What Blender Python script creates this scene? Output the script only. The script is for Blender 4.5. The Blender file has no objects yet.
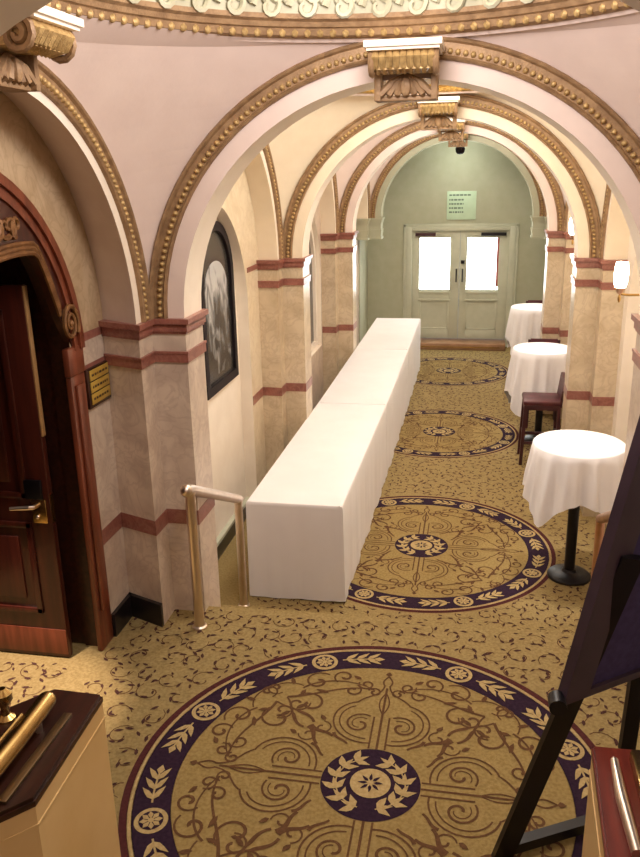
import bpy, bmesh, math, random
from mathutils import Vector, Matrix
random.seed(7)
PI = math.pi
S = bpy.context.scene
COL = S.collection

# ------------------------------------------------------------------ helpers
class MB:
    """collects faces, links them as ONE mesh object"""
    def __init__(s): s.v = []; s.f = []; s.m = []
    def add(s, vs, fs, mi=0):
        b = len(s.v); s.v += [tuple(v) for v in vs]
        for f in fs: s.f.append(tuple(b+i for i in f)); s.m.append(mi)
        return s
    def quad(s, a, b, c, d, mi=0): return s.add([a,b,c,d], [(0,1,2,3)], mi)
    def box(s, x0,x1,y0,y1,z0,z1, mi=0, bev=0):
        if bev: return s.bevbox(x0,x1,y0,y1,z0,z1,mi,bev)
        v=[(x0,y0,z0),(x1,y0,z0),(x1,y1,z0),(x0,y1,z0),(x0,y0,z1),(x1,y0,z1),(x1,y1,z1),(x0,y1,z1)]
        return s.add(v,[(0,3,2,1),(4,5,6,7),(0,1,5,4),(1,2,6,5),(2,3,7,6),(3,0,4,7)],mi)
    def bevbox(s,x0,x1,y0,y1,z0,z1,mi,b):
        bm=bmesh.new(); bmesh.ops.create_cube(bm,size=1)
        for v in bm.verts:
            v.co=Vector((x0+(v.co.x+.5)*(x1-x0), y0+(v.co.y+.5)*(y1-y0), z0+(v.co.z+.5)*(z1-z0)))
        bmesh.ops.bevel(bm,geom=bm.edges[:],offset=b,segments=2,affect='EDGES',profile=.5)
        return s.bm(bm,mi)
    def bm(s,bm,mi=0,M=None):
        bm.verts.ensure_lookup_table(); bm.verts.index_update()
        vs=[(M@v.co if M else v.co) for v in bm.verts]
        s.add(vs,[[v.index for v in f.verts] for f in bm.faces],mi); bm.free(); return s
    def obox(s, c, ax, ay, az, mi=0):
        c=Vector(c); ax,ay,az=Vector(ax),Vector(ay),Vector(az); v=[]
        for k in (-1,1):
            for (i,j) in ((-1,-1),(1,-1),(1,1),(-1,1)): v.append(c+ax*i+ay*j+az*k)
        return s.add(v,[(0,3,2,1),(4,5,6,7),(0,1,5,4),(1,2,6,5),(2,3,7,6),(3,0,4,7)],mi)
    def tube(s, pts, r, n=10, mi=0, cap=True):
        pts=[Vector(p) for p in pts]; rr=r if isinstance(r,(list,tuple)) else [r]*len(pts)
        up=None; rings=[]
        for i,p in enumerate(pts):
            t=(pts[min(i+1,len(pts)-1)]-pts[max(i-1,0)]).normalized()
            if up is None:
                up=Vector((0,0,1)) if abs(t.z)<.9 else Vector((1,0,0))
            a=(up-t*up.dot(t)).normalized(); b=t.cross(a); up=a
            rings.append([p+a*rr[i]*math.cos(2*PI*k/n)+b*rr[i]*math.sin(2*PI*k/n) for k in range(n)])
        vs=[v for R in rings for v in R]; fs=[]
        for i in range(len(pts)-1):
            for k in range(n):
                k2=(k+1)%n; fs.append((i*n+k,i*n+k2,(i+1)*n+k2,(i+1)*n+k))
        if cap: fs.append(tuple(range(n-1,-1,-1))); fs.append(tuple((len(pts)-1)*n+k for k in range(n)))
        return s.add(vs,fs,mi)
    def lathe(s, prof, c=(0,0,0), n=24, mi=0, M=None):
        vs=[];fs=[]
        for r,z in prof:
            for k in range(n):
                p=Vector((r*math.cos(2*PI*k/n), r*math.sin(2*PI*k/n), z))
                if M: p=M@p
                vs.append(p+Vector(c))
        for i in range(len(prof)-1):
            for k in range(n):
                k2=(k+1)%n; fs.append((i*n+k,i*n+k2,(i+1)*n+k2,(i+1)*n+k))
        fs.append(tuple(range(n-1,-1,-1))); fs.append(tuple((len(prof)-1)*n+k for k in range(n)))
        return s.add(vs,fs,mi)
    def prism(s, poly, z0, z1, mi=0, mtop=None):
        n=len(poly); vs=[(x,y,z0) for x,y in poly]+[(x,y,z1) for x,y in poly]
        s.add(vs,[(i,(i+1)%n,n+(i+1)%n,n+i) for i in range(n)]+[tuple(range(n-1,-1,-1))],mi)
        return s.add([(x,y,z1) for x,y in poly],[tuple(range(n))],mi if mtop is None else mtop)
    def extr(s, poly, M, d0, d1, mi=0):
        """poly in a plane (u,w); M(u,w,d) -> point"""
        n=len(poly); vs=[M(u,w,d0) for u,w in poly]+[M(u,w,d1) for u,w in poly]
        return s.add(vs,[(i,(i+1)%n,n+(i+1)%n,n+i) for i in range(n)]+[tuple(range(n-1,-1,-1)),tuple(range(n,2*n))],mi)
    def strip(s, A, B, mi=0):
        n=len(A); return s.add(list(A)+list(B),[(i,i+1,n+i+1,n+i) for i in range(n-1)],mi)
    def blob(s, c, r, mi=0, seg=6, ring=4, M=None):
        vs=[];fs=[]; c=Vector(c)
        for i in range(1,ring):
            a=PI*i/ring
            for k in range(seg):
                p=Vector((r[0]*math.sin(a)*math.cos(2*PI*k/seg), r[1]*math.sin(a)*math.sin(2*PI*k/seg), r[2]*math.cos(a)))
                vs.append(c+(M@p if M else p))
        t=len(vs); e=Vector((0,0,r[2])); vs+=[c+(M@e if M else e), c-(M@e if M else e)]
        for i in range(ring-2):
            for k in range(seg):
                k2=(k+1)%seg; fs.append((i*seg+k,(i+1)*seg+k,(i+1)*seg+k2,i*seg+k2))
        for k in range(seg):
            k2=(k+1)%seg; fs.append((t,k,k2)); fs.append((t+1,(ring-2)*seg+k2,(ring-2)*seg+k))
        return s.add(vs,fs,mi)
    def build(s, name, mats, parent=None, org=(0,0,0), smooth=True, ang=35, recalc=True):
        me=bpy.data.meshes.new(name)
        o=Vector(org)
        me.from_pydata([Vector(v)-o for v in s.v],[],s.f)
        if not isinstance(mats,(list,tuple)): mats=[mats]
        for m in mats: me.materials.append(m)
        me.polygons.foreach_set('material_index', s.m)
        if recalc:
            bm=bmesh.new(); bm.from_mesh(me); bmesh.ops.recalc_face_normals(bm,faces=bm.faces[:]); bm.to_mesh(me); bm.free()
        if smooth:
            me.polygons.foreach_set('use_smooth',[True]*len(me.polygons))
            me.set_sharp_from_angle(angle=math.radians(ang))
        me.update()
        ob=bpy.data.objects.new(name,me); COL.objects.link(ob)
        if parent: ob.parent=parent
        elif org!=(0,0,0): ob.location=o
        return ob

def tag(o,label=None,cat=None,group=None,kind=None):
    if label: o['label']=label
    if cat: o['category']=cat
    if group: o['group']=group
    if kind: o['kind']=kind
    return o
def empty(name,loc,label,cat,group=None,rz=0):
    o=bpy.data.objects.new(name,None); o.empty_display_size=.1; o.location=loc; o.rotation_euler=(0,0,rz)
    COL.objects.link(o); return tag(o,label,cat,group)
def kids(o): return [c for c in COL.objects if c.parent==o]
def copy_tree(o,loc=None,rz=None,label=None,parent=None):
    c=o.copy(); COL.objects.link(c)
    if parent: c.parent=parent
    if loc is not None: c.location=loc
    if rz is not None: c.rotation_euler=(0,0,rz)
    if label: c['label']=label
    for k in kids(o): copy_tree(k,parent=c)
    return c
def struct(mb,name,mats,**k): return tag(mb.build(name,mats,**k),kind='structure')

# ------------------------------------------------------------------ materials
def mat(name, c1, c2=None, rough=.6, metal=0, scale=6., bump=0, bscale=40., emit=None, estr=0, stretch=None, detail=4, spec=.5, sheen=0, trans=0):
    m=bpy.data.materials.new(name); m.use_nodes=True; nt=m.node_tree; nd=nt.nodes; L=nt.links
    b=nd['Principled BSDF']; b.inputs['Roughness'].default_value=rough; b.inputs['Metallic'].default_value=metal
    b.inputs['Specular IOR Level'].default_value=spec
    if sheen: b.inputs['Sheen Weight'].default_value=sheen
    tc=nd.new('ShaderNodeTexCoord'); src=tc.outputs['Object']
    if stretch:
        mp=nd.new('ShaderNodeMapping'); mp.inputs['Scale'].default_value=stretch; L.new(src,mp.inputs['Vector']); src=mp.outputs['Vector']
    n=nd.new('ShaderNodeTexNoise'); n.inputs['Scale'].default_value=scale; n.inputs['Detail'].default_value=detail; L.new(src,n.inputs['Vector'])
    r=nd.new('ShaderNodeValToRGB'); c2=c2 or tuple(x*.9 for x in c1)
    r.color_ramp.elements[0].position=.35; r.color_ramp.elements[1].position=.68
    r.color_ramp.elements[0].color=(*c2,1); r.color_ramp.elements[1].color=(*c1,1)
    L.new(n.outputs['Fac'],r.inputs['Fac']); L.new(r.outputs['Color'],b.inputs['Base Color'])
    if bump:
        n2=nd.new('ShaderNodeTexNoise'); n2.inputs['Scale'].default_value=bscale; n2.inputs['Detail'].default_value=3; L.new(src,n2.inputs['Vector'])
        bp=nd.new('ShaderNodeBump'); bp.inputs['Strength'].default_value=bump; bp.inputs['Distance'].default_value=.01
        L.new(n2.outputs['Fac'],bp.inputs['Height']); L.new(bp.outputs['Normal'],b.inputs['Normal'])
    if emit:
        b.inputs['Emission Color'].default_value=(*emit,1); b.inputs['Emission Strength'].default_value=estr
    return m
def marble(name, base, dark, vein, scale=2.2, rough=.3):
    m=bpy.data.materials.new(name); m.use_nodes=True; nt=m.node_tree; nd=nt.nodes; L=nt.links
    b=nd['Principled BSDF']; b.inputs['Roughness'].default_value=rough
    tc=nd.new('ShaderNodeTexCoord')
    n=nd.new('ShaderNodeTexNoise'); n.inputs['Scale'].default_value=scale; n.inputs['Detail'].default_value=8; n.inputs['Distortion'].default_value=1.6
    L.new(tc.outputs['Object'],n.inputs['Vector'])
    r=nd.new('ShaderNodeValToRGB'); e=r.color_ramp.elements; e[0].position=.3; e[0].color=(*dark,1); e[1].position=.62; e[1].color=(*base,1)
    L.new(n.outputs['Fac'],r.inputs['Fac'])
    n2=nd.new('ShaderNodeTexNoise'); n2.inputs['Scale'].default_value=scale*1.4; n2.inputs['Detail'].default_value=6; n2.inputs['Distortion'].default_value=2.5
    L.new(tc.outputs['Object'],n2.inputs['Vector'])
    r2=nd.new('ShaderNodeValToRGB'); e=r2.color_ramp.elements; e[0].position=.44; e[0].color=(0,0,0,1); e[1].position=.56; e[1].color=(0,0,0,1)
    k=r2.color_ramp.elements.new(.5); k.color=(.4,.4,.4,1)
    L.new(n2.outputs['Fac'],r2.inputs['Fac'])
    mx=nd.new('ShaderNodeMix'); mx.data_type='RGBA'; L.new(r2.outputs['Color'],mx.inputs['Factor'])
    L.new(r.outputs['Color'],mx.inputs[6]); mx.inputs[7].default_value=(*vein,1)
    L.new(mx.outputs[2],b.inputs['Base Color']); return m
def lin(r,g,b):
    f=lambda c:(c/255/12.92 if c/255<=.04045 else ((c/255+.055)/1.055)**2.4)
    return (f(r),f(g),f(b))

M={}
M['plaster']=mat('pink_plaster',lin(228,208,198),lin(223,202,192),rough=.7,bump=.05)
M['cream']=mat('yellow_lit_plaster',lin(235,220,196),lin(230,214,189),rough=.7,bump=.05)  # same plaster with the corridor's yellowish light put into the colour
M['plaster_white']=mat('white_plaster',lin(240,228,212),lin(235,222,205),rough=.65,bump=.04)
M['lilac']=mat('lilac_plaster',lin(222,206,198),lin(214,196,187),rough=.6,bump=.04)
M['green_lit_wall']=mat('sage_lit_wall',lin(178,177,154),lin(172,171,146),rough=.75,bump=.03)  # sage with the green cast of the far-end light put into the colour
M['green_wood']=mat('sage_paint_wood',lin(196,196,176),lin(188,189,168),rough=.4)
M['marble']=marble('beige_marble',lin(214,196,178),lin(192,172,156),lin(172,148,134),scale=3.2)
M['marble_tan']=marble('tan_marble',lin(200,176,144),lin(176,150,116),lin(158,130,98),scale=3)
M['marble_light']=marble('light_tan_marble',lin(228,212,186),lin(214,196,166),lin(200,178,148),scale=3)
M['rose']=marble('rose_marble',lin(152,96,84),lin(126,74,64),lin(168,122,104),scale=7)
M['gold']=mat('antique_gold',lin(206,174,118),lin(166,136,88),rough=.5,metal=.35,scale=30,bump=.3,bscale=120)
M['gold_bright']=mat('bright_gilding',lin(206,172,98),lin(160,122,62),rough=.35,metal=.6,scale=40,bump=.2,bscale=90)
M['gold_dark']=mat('bronze_gilding',lin(164,132,96),lin(136,106,76),rough=.55,metal=.2,scale=20,bump=.3,bscale=90)
M['relief']=mat('cream_relief',lin(196,192,168),lin(172,166,140),rough=.7,bump=.5,bscale=25)
M['wood_red']=mat('mahogany',lin(128,66,44),lin(96,46,30),rough=.32,scale=3,stretch=(9,9,.7),bump=.05)
M['wood_door']=mat('dark_mahogany',lin(76,32,22),lin(52,20,14),rough=.28,scale=3,stretch=(9,9,.7))
M['wood_dark']=mat('dark_oak',lin(62,30,20),lin(40,18,12),rough=.35,scale=4,stretch=(9,1,9))
M['wood_cap']=mat('red_wood_cap',lin(120,46,32),lin(92,32,22),rough=.35,scale=4,stretch=(9,1,9))
M['brass']=mat('brass',lin(214,182,120),lin(196,160,98),rough=.25,metal=1,scale=8)
M['steel_brass']=mat('pale_brass',lin(232,218,206),lin(220,204,190),rough=.3,metal=1,scale=8)
M['brass_sign']=mat('polished_brass_sign',lin(210,176,84),lin(190,152,64),rough=.4,metal=.3)
M['dark_brass']=mat('tarnished_brass',lin(120,96,66),lin(96,74,50),rough=.4,metal=.8)
M['lit_edge']=mat('lit_door_edge',lin(176,138,92),lin(150,112,72),rough=.4)
M['carved']=mat('carved_gilt_wood',lin(140,98,58),lin(104,68,38),rough=.5,metal=.2,scale=20)
M['wood_tan']=mat('worn_oak',lin(166,126,94),lin(140,102,74),rough=.4,scale=5)
M['marble_yellow_lit']=marble('yellow_lit_marble',lin(212,194,166),lin(190,170,140),lin(172,148,122),scale=3.2)  # beige marble copy, tinted for the yellowish corridor light
M['copper']=mat('copper',lin(214,176,152),lin(196,154,128),rough=.3,metal=1)
M['black']=mat('black_paint',lin(30,20,25),lin(22,14,18),rough=.6,spec=.25)
M['black_skirt']=mat('black_marble',lin(40,34,34),lin(24,20,21),rough=.3)
M['black_metal']=mat('black_metal',lin(22,18,24),lin(16,12,17),rough=.4,metal=.3)
M['frame_dark']=mat('plum_black_frame',lin(66,50,64),lin(54,40,54),rough=.5)
M['navy']=mat('navy_felt',lin(66,56,104),lin(54,44,88),rough=.85,scale=40,bump=.1,bscale=200)
M['cloth']=mat('white_linen',lin(238,234,236),lin(233,229,231),rough=.85,scale=3,bump=.06,bscale=350,sheen=.2)
M['burgundy']=mat('burgundy_leather',lin(92,34,42),lin(70,24,32),rough=.4,scale=10)
M['stool_wood']=mat('burgundy_wood',lin(70,30,36),lin(52,20,26),rough=.4,scale=5)
M['cream_stone']=mat('cream_stone',lin(222,190,136),lin(212,176,118),rough=.5,scale=3,bump=.05)
M['carpet']=mat('gold_carpet',lin(166,144,98),lin(146,124,80),rough=.95,scale=60,bump=.6,bscale=300,spec=.1)
M['field']=mat('gold_carpet_field',lin(166,142,92),lin(146,122,74),rough=.95,scale=60,bump=.6,bscale=300,spec=.1)
M['pat_brown']=mat('carpet_brown',lin(104,74,50),lin(90,62,42),rough=.95,scale=80,spec=.1)
M['pat_leaf']=mat('carpet_plum',lin(84,56,50),lin(72,46,42),rough=.95,scale=80,spec=.1)
M['pat_dark']=mat('carpet_aubergine',lin(54,36,52),lin(44,28,44),rough=.95,scale=60,bump=.4,bscale=300,spec=.1)
M['pat_maroon']=mat('carpet_maroon',lin(84,44,44),lin(72,36,36),rough=.95,scale=60,spec=.1)
M['pat_tan']=mat('carpet_tan',lin(190,166,118),lin(170,144,98),rough=.95,scale=60,bump=.4,bscale=300,spec=.1)
M['glass_lit']=mat('daylit_glass',(1,1,1),(.95,.97,1),rough=.2,emit=(.95,1,1),estr=9)
M['lamp_glass']=mat('lamp_glass',(1,.95,.85),(1,.93,.82),rough=.4,emit=(1,.88,.68),estr=14)
M['red_post']=mat('red_paint',lin(190,110,105),lin(170,90,86),rough=.6)
M['sign']=mat('pale_green_board',lin(196,218,190),lin(188,210,182),rough=.4)
M['sign_ink']=mat('green_ink',lin(104,126,108),lin(94,114,98),rough=.5)
M['mount']=mat('dark_mount',lin(66,62,58),lin(52,48,46),rough=.25,scale=5)
M['dark_glass']=mat('dark_glass',lin(70,60,50),lin(44,36,30),rough=.12,scale=2)
# black and white photograph
def photo_mat():
    m=bpy.data.materials.new('monochrome_photograph'); m.use_nodes=True; nt=m.node_tree; nd=nt.nodes; L=nt.links
    b=nd['Principled BSDF']; b.inputs['Roughness'].default_value=.25
    tc=nd.new('ShaderNodeTexCoord'); mp=nd.new('ShaderNodeMapping'); mp.inputs['Rotation'].default_value=(.7,0,0); mp.inputs['Scale'].default_value=(1,5,2.2)
    L.new(tc.outputs['Object'],mp.inputs['Vector'])
    n=nd.new('ShaderNodeTexNoise'); n.inputs['Scale'].default_value=2.2; n.inputs['Detail'].default_value=7; n.inputs['Distortion'].default_value=.8; L.new(mp.outputs['Vector'],n.inputs['Vector'])
    sx=nd.new('ShaderNodeSeparateXYZ'); L.new(tc.outputs['Object'],sx.inputs['Vector'])
    mr=nd.new('ShaderNodeMapRange'); mr.inputs['From Min'].default_value=.55; mr.inputs['From Max'].default_value=1.05; mr.inputs['To Min'].default_value=-.12; mr.inputs['To Max'].default_value=.26
    L.new(sx.outputs['Z'],mr.inputs['Value'])
    ad=nd.new('ShaderNodeMath'); ad.operation='ADD'; L.new(n.outputs['Fac'],ad.inputs[0]); L.new(mr.outputs['Result'],ad.inputs[1])
    r=nd.new('ShaderNodeValToRGB'); e=r.color_ramp.elements; e[0].position=.36; e[0].color=(.02,.018,.02,1); e[1].position=.72; e[1].color=(.5,.5,.5,1)
    L.new(ad.outputs[0],r.inputs['Fac']); L.new(r.outputs['Color'],b.inputs['Base Color']); return m
M['photo']=photo_mat()

# ------------------------------------------------------------------ dimensions
XC=-.365; HW=1.235; HC=1.435; HA=1.625       # corridor centre, half widths: reveal / arch face / wall
ZS=2.375; F1=.512                             # springing, upper floor level
YK=[4.29,7.516,10.68,13.87]; TH=.30           # transverse arches
YEND=15.0
BAYS=[(2.967,1.323),(6.053,1.463),(9.248,1.432),(12.425,1.445)]
MED=[(-.383,2.967,F1,1.108),(-.383,6.483,0,1.135),(-.383,9.748,0,.974),(-.383,12.995,0,.974)]

# ------------------------------------------------------------------ carpet floor with woven pattern
fl=MB()
C_,FI,BR,LF,DK,MR,TN=range(7)
fl.box(-2.08,1.36,-.2,4.36,.30,F1,C_)
fl.box(-3.6,-2.08,2.1,3.85,.30,F1,C_)            # into the doorway lobby
fl.box(-1.99,1.26,4.36,4.66,0,.341,C_)
fl.box(-1.99,1.26,4.66,4.96,0,.171,C_)
fl.box(-2.2,1.30,4.0,YEND+.1,-.2,0,C_)
LAY=[0]
def ribbon(pts,w,z,mi,taper=(1,1),mx=None):
    n=len(pts); A=[];B=[]; LAY[0]=(LAY[0]+1)%23; z+=LAY[0]*.00003
    for i,p in enumerate(pts):
        a=pts[max(i-1,0)]; b=pts[min(i+1,n-1)]; dx,dy=b[0]-a[0],b[1]-a[1]; d=math.hypot(dx,dy) or 1
        t=i/(n-1); ww=w*.5*(taper[0]*(1-t)+taper[1]*t)
        zz=z+t*.0006
        A.append((p[0]-dy/d*ww,p[1]+dx/d*ww,zz)); B.append((p[0]+dy/d*ww,p[1]-dx/d*ww,zz))
    fl.strip(B,A,mi)
def disc(cx,cy,r,z,mi,n=32,r0=0):
    if r0: fl.strip([(cx+r0*math.cos(2*PI*k/n),cy+r0*math.sin(2*PI*k/n),z) for k in range(n+1)],[(cx+r*math.cos(2*PI*k/n),cy+r*math.sin(2*PI*k/n),z) for k in range(n+1)],mi)
    else: fl.add([(cx+r*math.cos(2*PI*k/n),cy+r*math.sin(2*PI*k/n),z) for k in range(n)],[tuple(range(n))],mi)
def leaf(x,y,a,l,w,z,mi,bend=.15):
    c,s=math.cos(a),math.sin(a); P=[]; LAY[0]=(LAY[0]+1)%23; z+=.0007+LAY[0]*.00003
    for u,v in ((0,0),(.3,.5),(.6,.42+bend),(1,bend),(.65,-.25),(.3,-.42)):
        P.append((x+c*u*l-s*v*w,y+s*u*l+c*v*w,z))
    fl.add(P,[(5,4,3,2,1,0)],mi)
def arc(cx,cy,r,a0,a1,n=10,r1=None):
    r1=r if r1 is None else r1
    return [(cx+(r+(r1-r)*i/n)*math.cos(a0+(a1-a0)*i/n),cy+(r+(r1-r)*i/n)*math.sin(a0+(a1-a0)*i/n)) for i in range(n+1)]
def bez(p0,p1,p2,p3,n=12):
    o=[]
    for i in range(n+1):
        t=i/n;u=1-t; o.append(tuple(u**3*a+3*u*u*t*b+3*u*t*t*c+t**3*d for a,b,c,d in zip(p0,p1,p2,p3)))
    return o
def medallion(cx,cy,z0,R):
    z1,z2,z3=z0+.0015,z0+.003,z0+.0045
    disc(cx,cy,R,z1,MR,96,R*.968); disc(cx,cy,R*.970,z1,TN,96,R*.95); disc(cx,cy,R*.953,z1,DK,96,R*.80); disc(cx,cy,R*.802,z1,FI,96)
    pol=lambda r,a:(cx+R*r*math.cos(a),cy+R*r*math.sin(a))
    for k in range(8):
        a=PI/8+k*PI/4
        x,y=pol(.876,a); disc(x,y,R*.066,z2,TN,24); disc(x,y,R*.048,z3,DK,20)
        for j in range(8):
            b=j*PI/4+a; fl.add([(x+R*(.046*u)*math.cos(b)-R*v*math.sin(b),y+R*(.046*u)*math.sin(b)+R*v*math.cos(b),z3+.001) for u,v in ((.12,0),(.65,.011),(1,.0),(.65,-.011))],[(3,2,1,0)],TN)
        disc(x,y,R*.012,z3+.0015,TN,10)
        for sg in (-1,1):
            base=a+sg*.125
            for j in range(4):                      # chevron leaves running away from the rosette
                aa=base+sg*.062*j; x,y=pol(.876,aa); tdir=aa+sg*PI/2
                if j<3:
                    for q in (-1,1): leaf(x,y,tdir+q*.62+ (PI if True else 0)+ (q*-1.24 if False else 0),-R*.085,R*.026*q,z3,TN,.1)
                else:
                    fl.add([(x+R*(.03*u)*math.cos(tdir)-R*v*math.sin(tdir),y+R*(.03*u)*math.sin(tdir)+R*v*math.cos(tdir),z3) for u,v in ((-.8,0),(.2,.017),(1.2,0),(.2,-.017))],[(0,1,2,3)],TN)
            ribbon([pol(.876,base+sg*.062*t) for t in (-.3,.5,1.2,2,2.8)],R*.008,z2,TN)
    # centre wreath
    disc(cx,cy,R*.204,z2,DK,48); disc(cx,cy,R*.083,z3,TN,32)
    for j in range(8): leaf(cx+R*.012*math.cos(j*PI/4),cy+R*.012*math.sin(j*PI/4),j*PI/4,R*.042,R*.016,z3+.001,DK,0)
    for sg in (-1,1):
        ribbon([pol(.142,-PI/2+sg*(.25+t*.27)) for t in range(10)],R*.006,z2+.0008,TN)
        for j in range(6):
            aa=-PI/2+sg*(.30+j*.45); tdir=aa+sg*PI/2; x,y=pol(.140,aa)
            leaf(x,y,tdir+.75,R*.072,R*.034,z3,TN,.1); leaf(x,y,tdir-.75,R*.066,R*.034,z3,TN,-.1); leaf(x,y,tdir,R*.066,R*.024,z3+.0008,TN,0)
    # scrollwork, four fold
    w=R*.0085
    for k in range(4):
        th=k*PI/2; c,s=math.cos(th),math.sin(th)
        def T(p,c=c,s=s): return (cx+R*(c*p[0]-s*p[1]),cy+R*(s*p[0]+c*p[1]))
        def st(pts,ww=1,tp=(1,1)): ribbon([T(p) for p in pts],w*ww,z2,BR,tp)
        for sg in (-1,1):
            m=lambda pts,sg=sg:[(x,sg*y) for x,y in pts]
            st(m([(.205,.035),(.42,.035)]),1)
            if sg>0: st([(.205,0),(.64,0)],1.3)
            st(m(arc(.36,.095,.012,0,-2.2*PI,26,.075)),1,(1.6,1))            # inner spiral
            st(m(arc(.36,.095,.022,PI,PI-1.2*PI,12,.05)),.6)
            st(m(arc(.40,.075,.165,-2.9+2*PI,.35,16,.125)),1)                    # lyre arcs
            st(m(arc(.40,.075,.135,-3.0+2*PI,.55,16,.1)),.8)
            st(m(bez((.52,.12),(.58,.08),(.57,.02),(.66,.012))),1)
            st(m(bez((.44,.0),(.5,.03),(.54,.03),(.6,0))),.8)
            st(m([(.42,.0),(.64,.0)]),.6)
            st(m(arc(.60,.055,.008,0,2.4*PI,16,.034)),.9,(1.8,1))                # curls at the finial
            st(m(arc(.655,.10,.01,PI,-1.6*PI,18,.04)),.9,(1.8,1))
            st(m(bez((.655,.012),(.69,.03),(.70,.02),(.735,0))),1)
            # long S vine out to the diagonal
            st(m(bez((.62,.06),(.64,.22),(.54,.30),(.50,.46),16)),1.3,(.7,1.3))
            st(m(bez((.62,.06),(.70,.2),(.66,.34),(.58,.40),14)),1,(.7,1.3))
            st(m(arc(.645,.335,.008,.3,.3-2.3*PI,20,.075)),1,(2,1))
            st(m(arc(.70,.215,.008,2.0,2.0+2.2*PI,18,.055)),1,(2,1))
            st(m(arc(.47,.345,.01,1.2,1.2+1.9*PI,18,.085)),1,(2.2,1))
            st(m(bez((.50,.46),(.42,.40),(.33,.42),(.30,.34),12)),1.1,(1,1.4))
            st(m(bez((.26,.20),(.30,.24),(.27,.28),(.32,.31),10)),1.5,(1,2))
            st(m(bez((.22,.13),(.25,.15),(.245,.19),(.285,.2),8)),1.2,(1,1.6))
            st(m(arc(.31,.255,.012,0,2.0*PI,14,.045)),.8,(1.6,1))
            st(m(arc(.60,.16,.008,-1,-1+2.2*PI,18,.045)),.9,(2,1))
            st(m(arc(.53,.56,.008,-2.2,-2.2-2.1*PI,18,.05)),.9,(2,1))
            st(m(bez((.60,.40),(.63,.47),(.60,.53),(.555,.555),10)),.9)
            st(m(arc(.40,.46,.01,2.6,2.6-1.9*PI,16,.06)),.9,(2,1))
            st(m(bez((.30,.34),(.33,.40),(.38,.38),(.40,.42),10)),.9)
            for (x,y,a,l) in ((.56,.27,1.2,.07),(.60,.45,.2,.06),(.52,.40,-.4,.055),(.40,.42,2.2,.06),(.69,.13,.9,.05),(.36,.25,.5,.045)):
                p=T((x,sg*y)); leaf(p[0],p[1],th+sg*a,R*l,R*.024*sg,z2+.0007,BR,.2)
        p=T((.735,0)); leaf(p[0],p[1],th,R*.035,R*.035,z2+.0007,BR,0)
for m_ in MED: medallion(*m_)
def vines(x0,x1,y0,y1,z,step):
    z+=.001
    def free(px,py): return x0<px<x1 and y0<py<y1 and not any(abs(mz-z)<.1 and math.hypot(px-mx,py-my)<mr+.006 for mx,my,mz,mr in MED)
    nx=int((x1-x0)/step); ny=int((y1-y0)/step)
    for i in range(nx):
        for j in range(ny):
            x=x0+(i+.5+.5*(j%2)+random.uniform(-.12,.12))*step; y=y0+(j+.5+random.uniform(-.12,.12))*step
            a=random.uniform(0,2*PI); sg=1 if (i+j)%2 else -1; r=step*random.uniform(.42,.54)
            pts=arc(x,y,r*.22,a,a+sg*1.7*PI,11,r)
            run=[]
            for p in pts+[None]:
                if p and free(*p): run.append(p)
                else:
                    if len(run)>2: ribbon(run,.0055,z,BR,(1.3,.8))
                    run=[]
            for q in range(6):
                b=a+sg*(.2+q*.33)*PI; rr=r*(.45+.12*q)+random.uniform(-.02,.02); px,py=x+rr*math.cos(b),y+rr*math.sin(b); d=b+sg*PI/2+random.uniform(-.9,.9); l=random.uniform(.032,.052)
                if free(px,py) and free(px+l*1.1*math.cos(d),py+l*1.1*math.sin(d)): leaf(px,py,d,l,l*.38*random.choice((-1,1)),z+.0006,LF,.25)
vines(-2.05,1.33,1.7,4.35,F1,.165)
vines(-3.2,-2.05,2.3,3.76,F1,.165)
vines(-1.97,1.25,4.37,4.655,.341,.14)
vines(-1.97,1.25,4.67,4.955,.171,.14)
vines(-1.58,1.2,4.98,14.7,0,.165)
# stair up towards the viewer's landing
for i in range(6): fl.box(-1.21,.40,-2.0,1.55-i*.26,F1+.17*i-.01,F1+.17*(i+1),C_)
struct(fl,'floor',[M['carpet'],M['field'],M['pat_brown'],M['pat_leaf'],M['pat_dark'],M['pat_maroon'],M['pat_tan']],smooth=False,recalc=False)

# ------------------------------------------------------------------ piers with marble bands
def offs(poly,d):
    n=len(poly); out=[]
    for i in range(n):
        p0,p1,p2=Vector(poly[i-1]),Vector(poly[i]),Vector(poly[(i+1)%n])
        e1=(p1-p0).normalized(); e2=(p2-p1).normalized(); n1=Vector((e1.y,-e1.x)); n2=Vector((e2.y,-e2.x))
        b=(n1+n2); b=b/max(b.length_squared,1e-6)*2
        out.append(tuple(p1+b*d*.5*1.0 if False else p1+ (n1+n2)*d/(1+n1.dot(n2)+1e-6)))
    return out
def pier(side,yk,first=False,green=False):
    def X(h): return XC+side*h
    P=[(X(1.705 if first else HA+.10),yk-.085 if first else yk-.17),(X(HC),yk-.19),(X(HC),yk),(X(HW),yk),(X(HW),yk+TH),(X(HC),yk+TH),(X(HC),yk+TH+.19),(X(HA+.10),yk+TH+.17)]
    if side<0: P=P                                  # orientation: make counter-clockwise
    area=sum(P[i-1][0]*P[i][1]-P[i][0]*P[i-1][1] for i in range(len(P)))
    if area<0: P=P[::-1]
    mb=MB(); lo=(1.112,1.206) if first else (1.083,1.166)
    ms=[M['green_lit_wall']]*2 if green else [M['marble'] if first else M['marble_yellow_lit'],M['rose']]
    mb.prism(P,2.03 if green else 0,2.36,0)
    if not green: mb.prism(offs(P,.004),lo[0],lo[1],1)
    else: mb.prism(offs(P,.012),2.03,2.06,1)
    mb.prism(offs(P,.010),2.122,2.172,1); mb.prism(offs(P,.014),2.172,2.186,1)
    mb.prism(offs(P,.008),2.286,2.30,1); mb.prism(offs(P,.016),2.30,2.345,1); mb.prism(offs(P,.032),2.345,ZS,1)
    return struct(mb,'trim_pier',ms)
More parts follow.
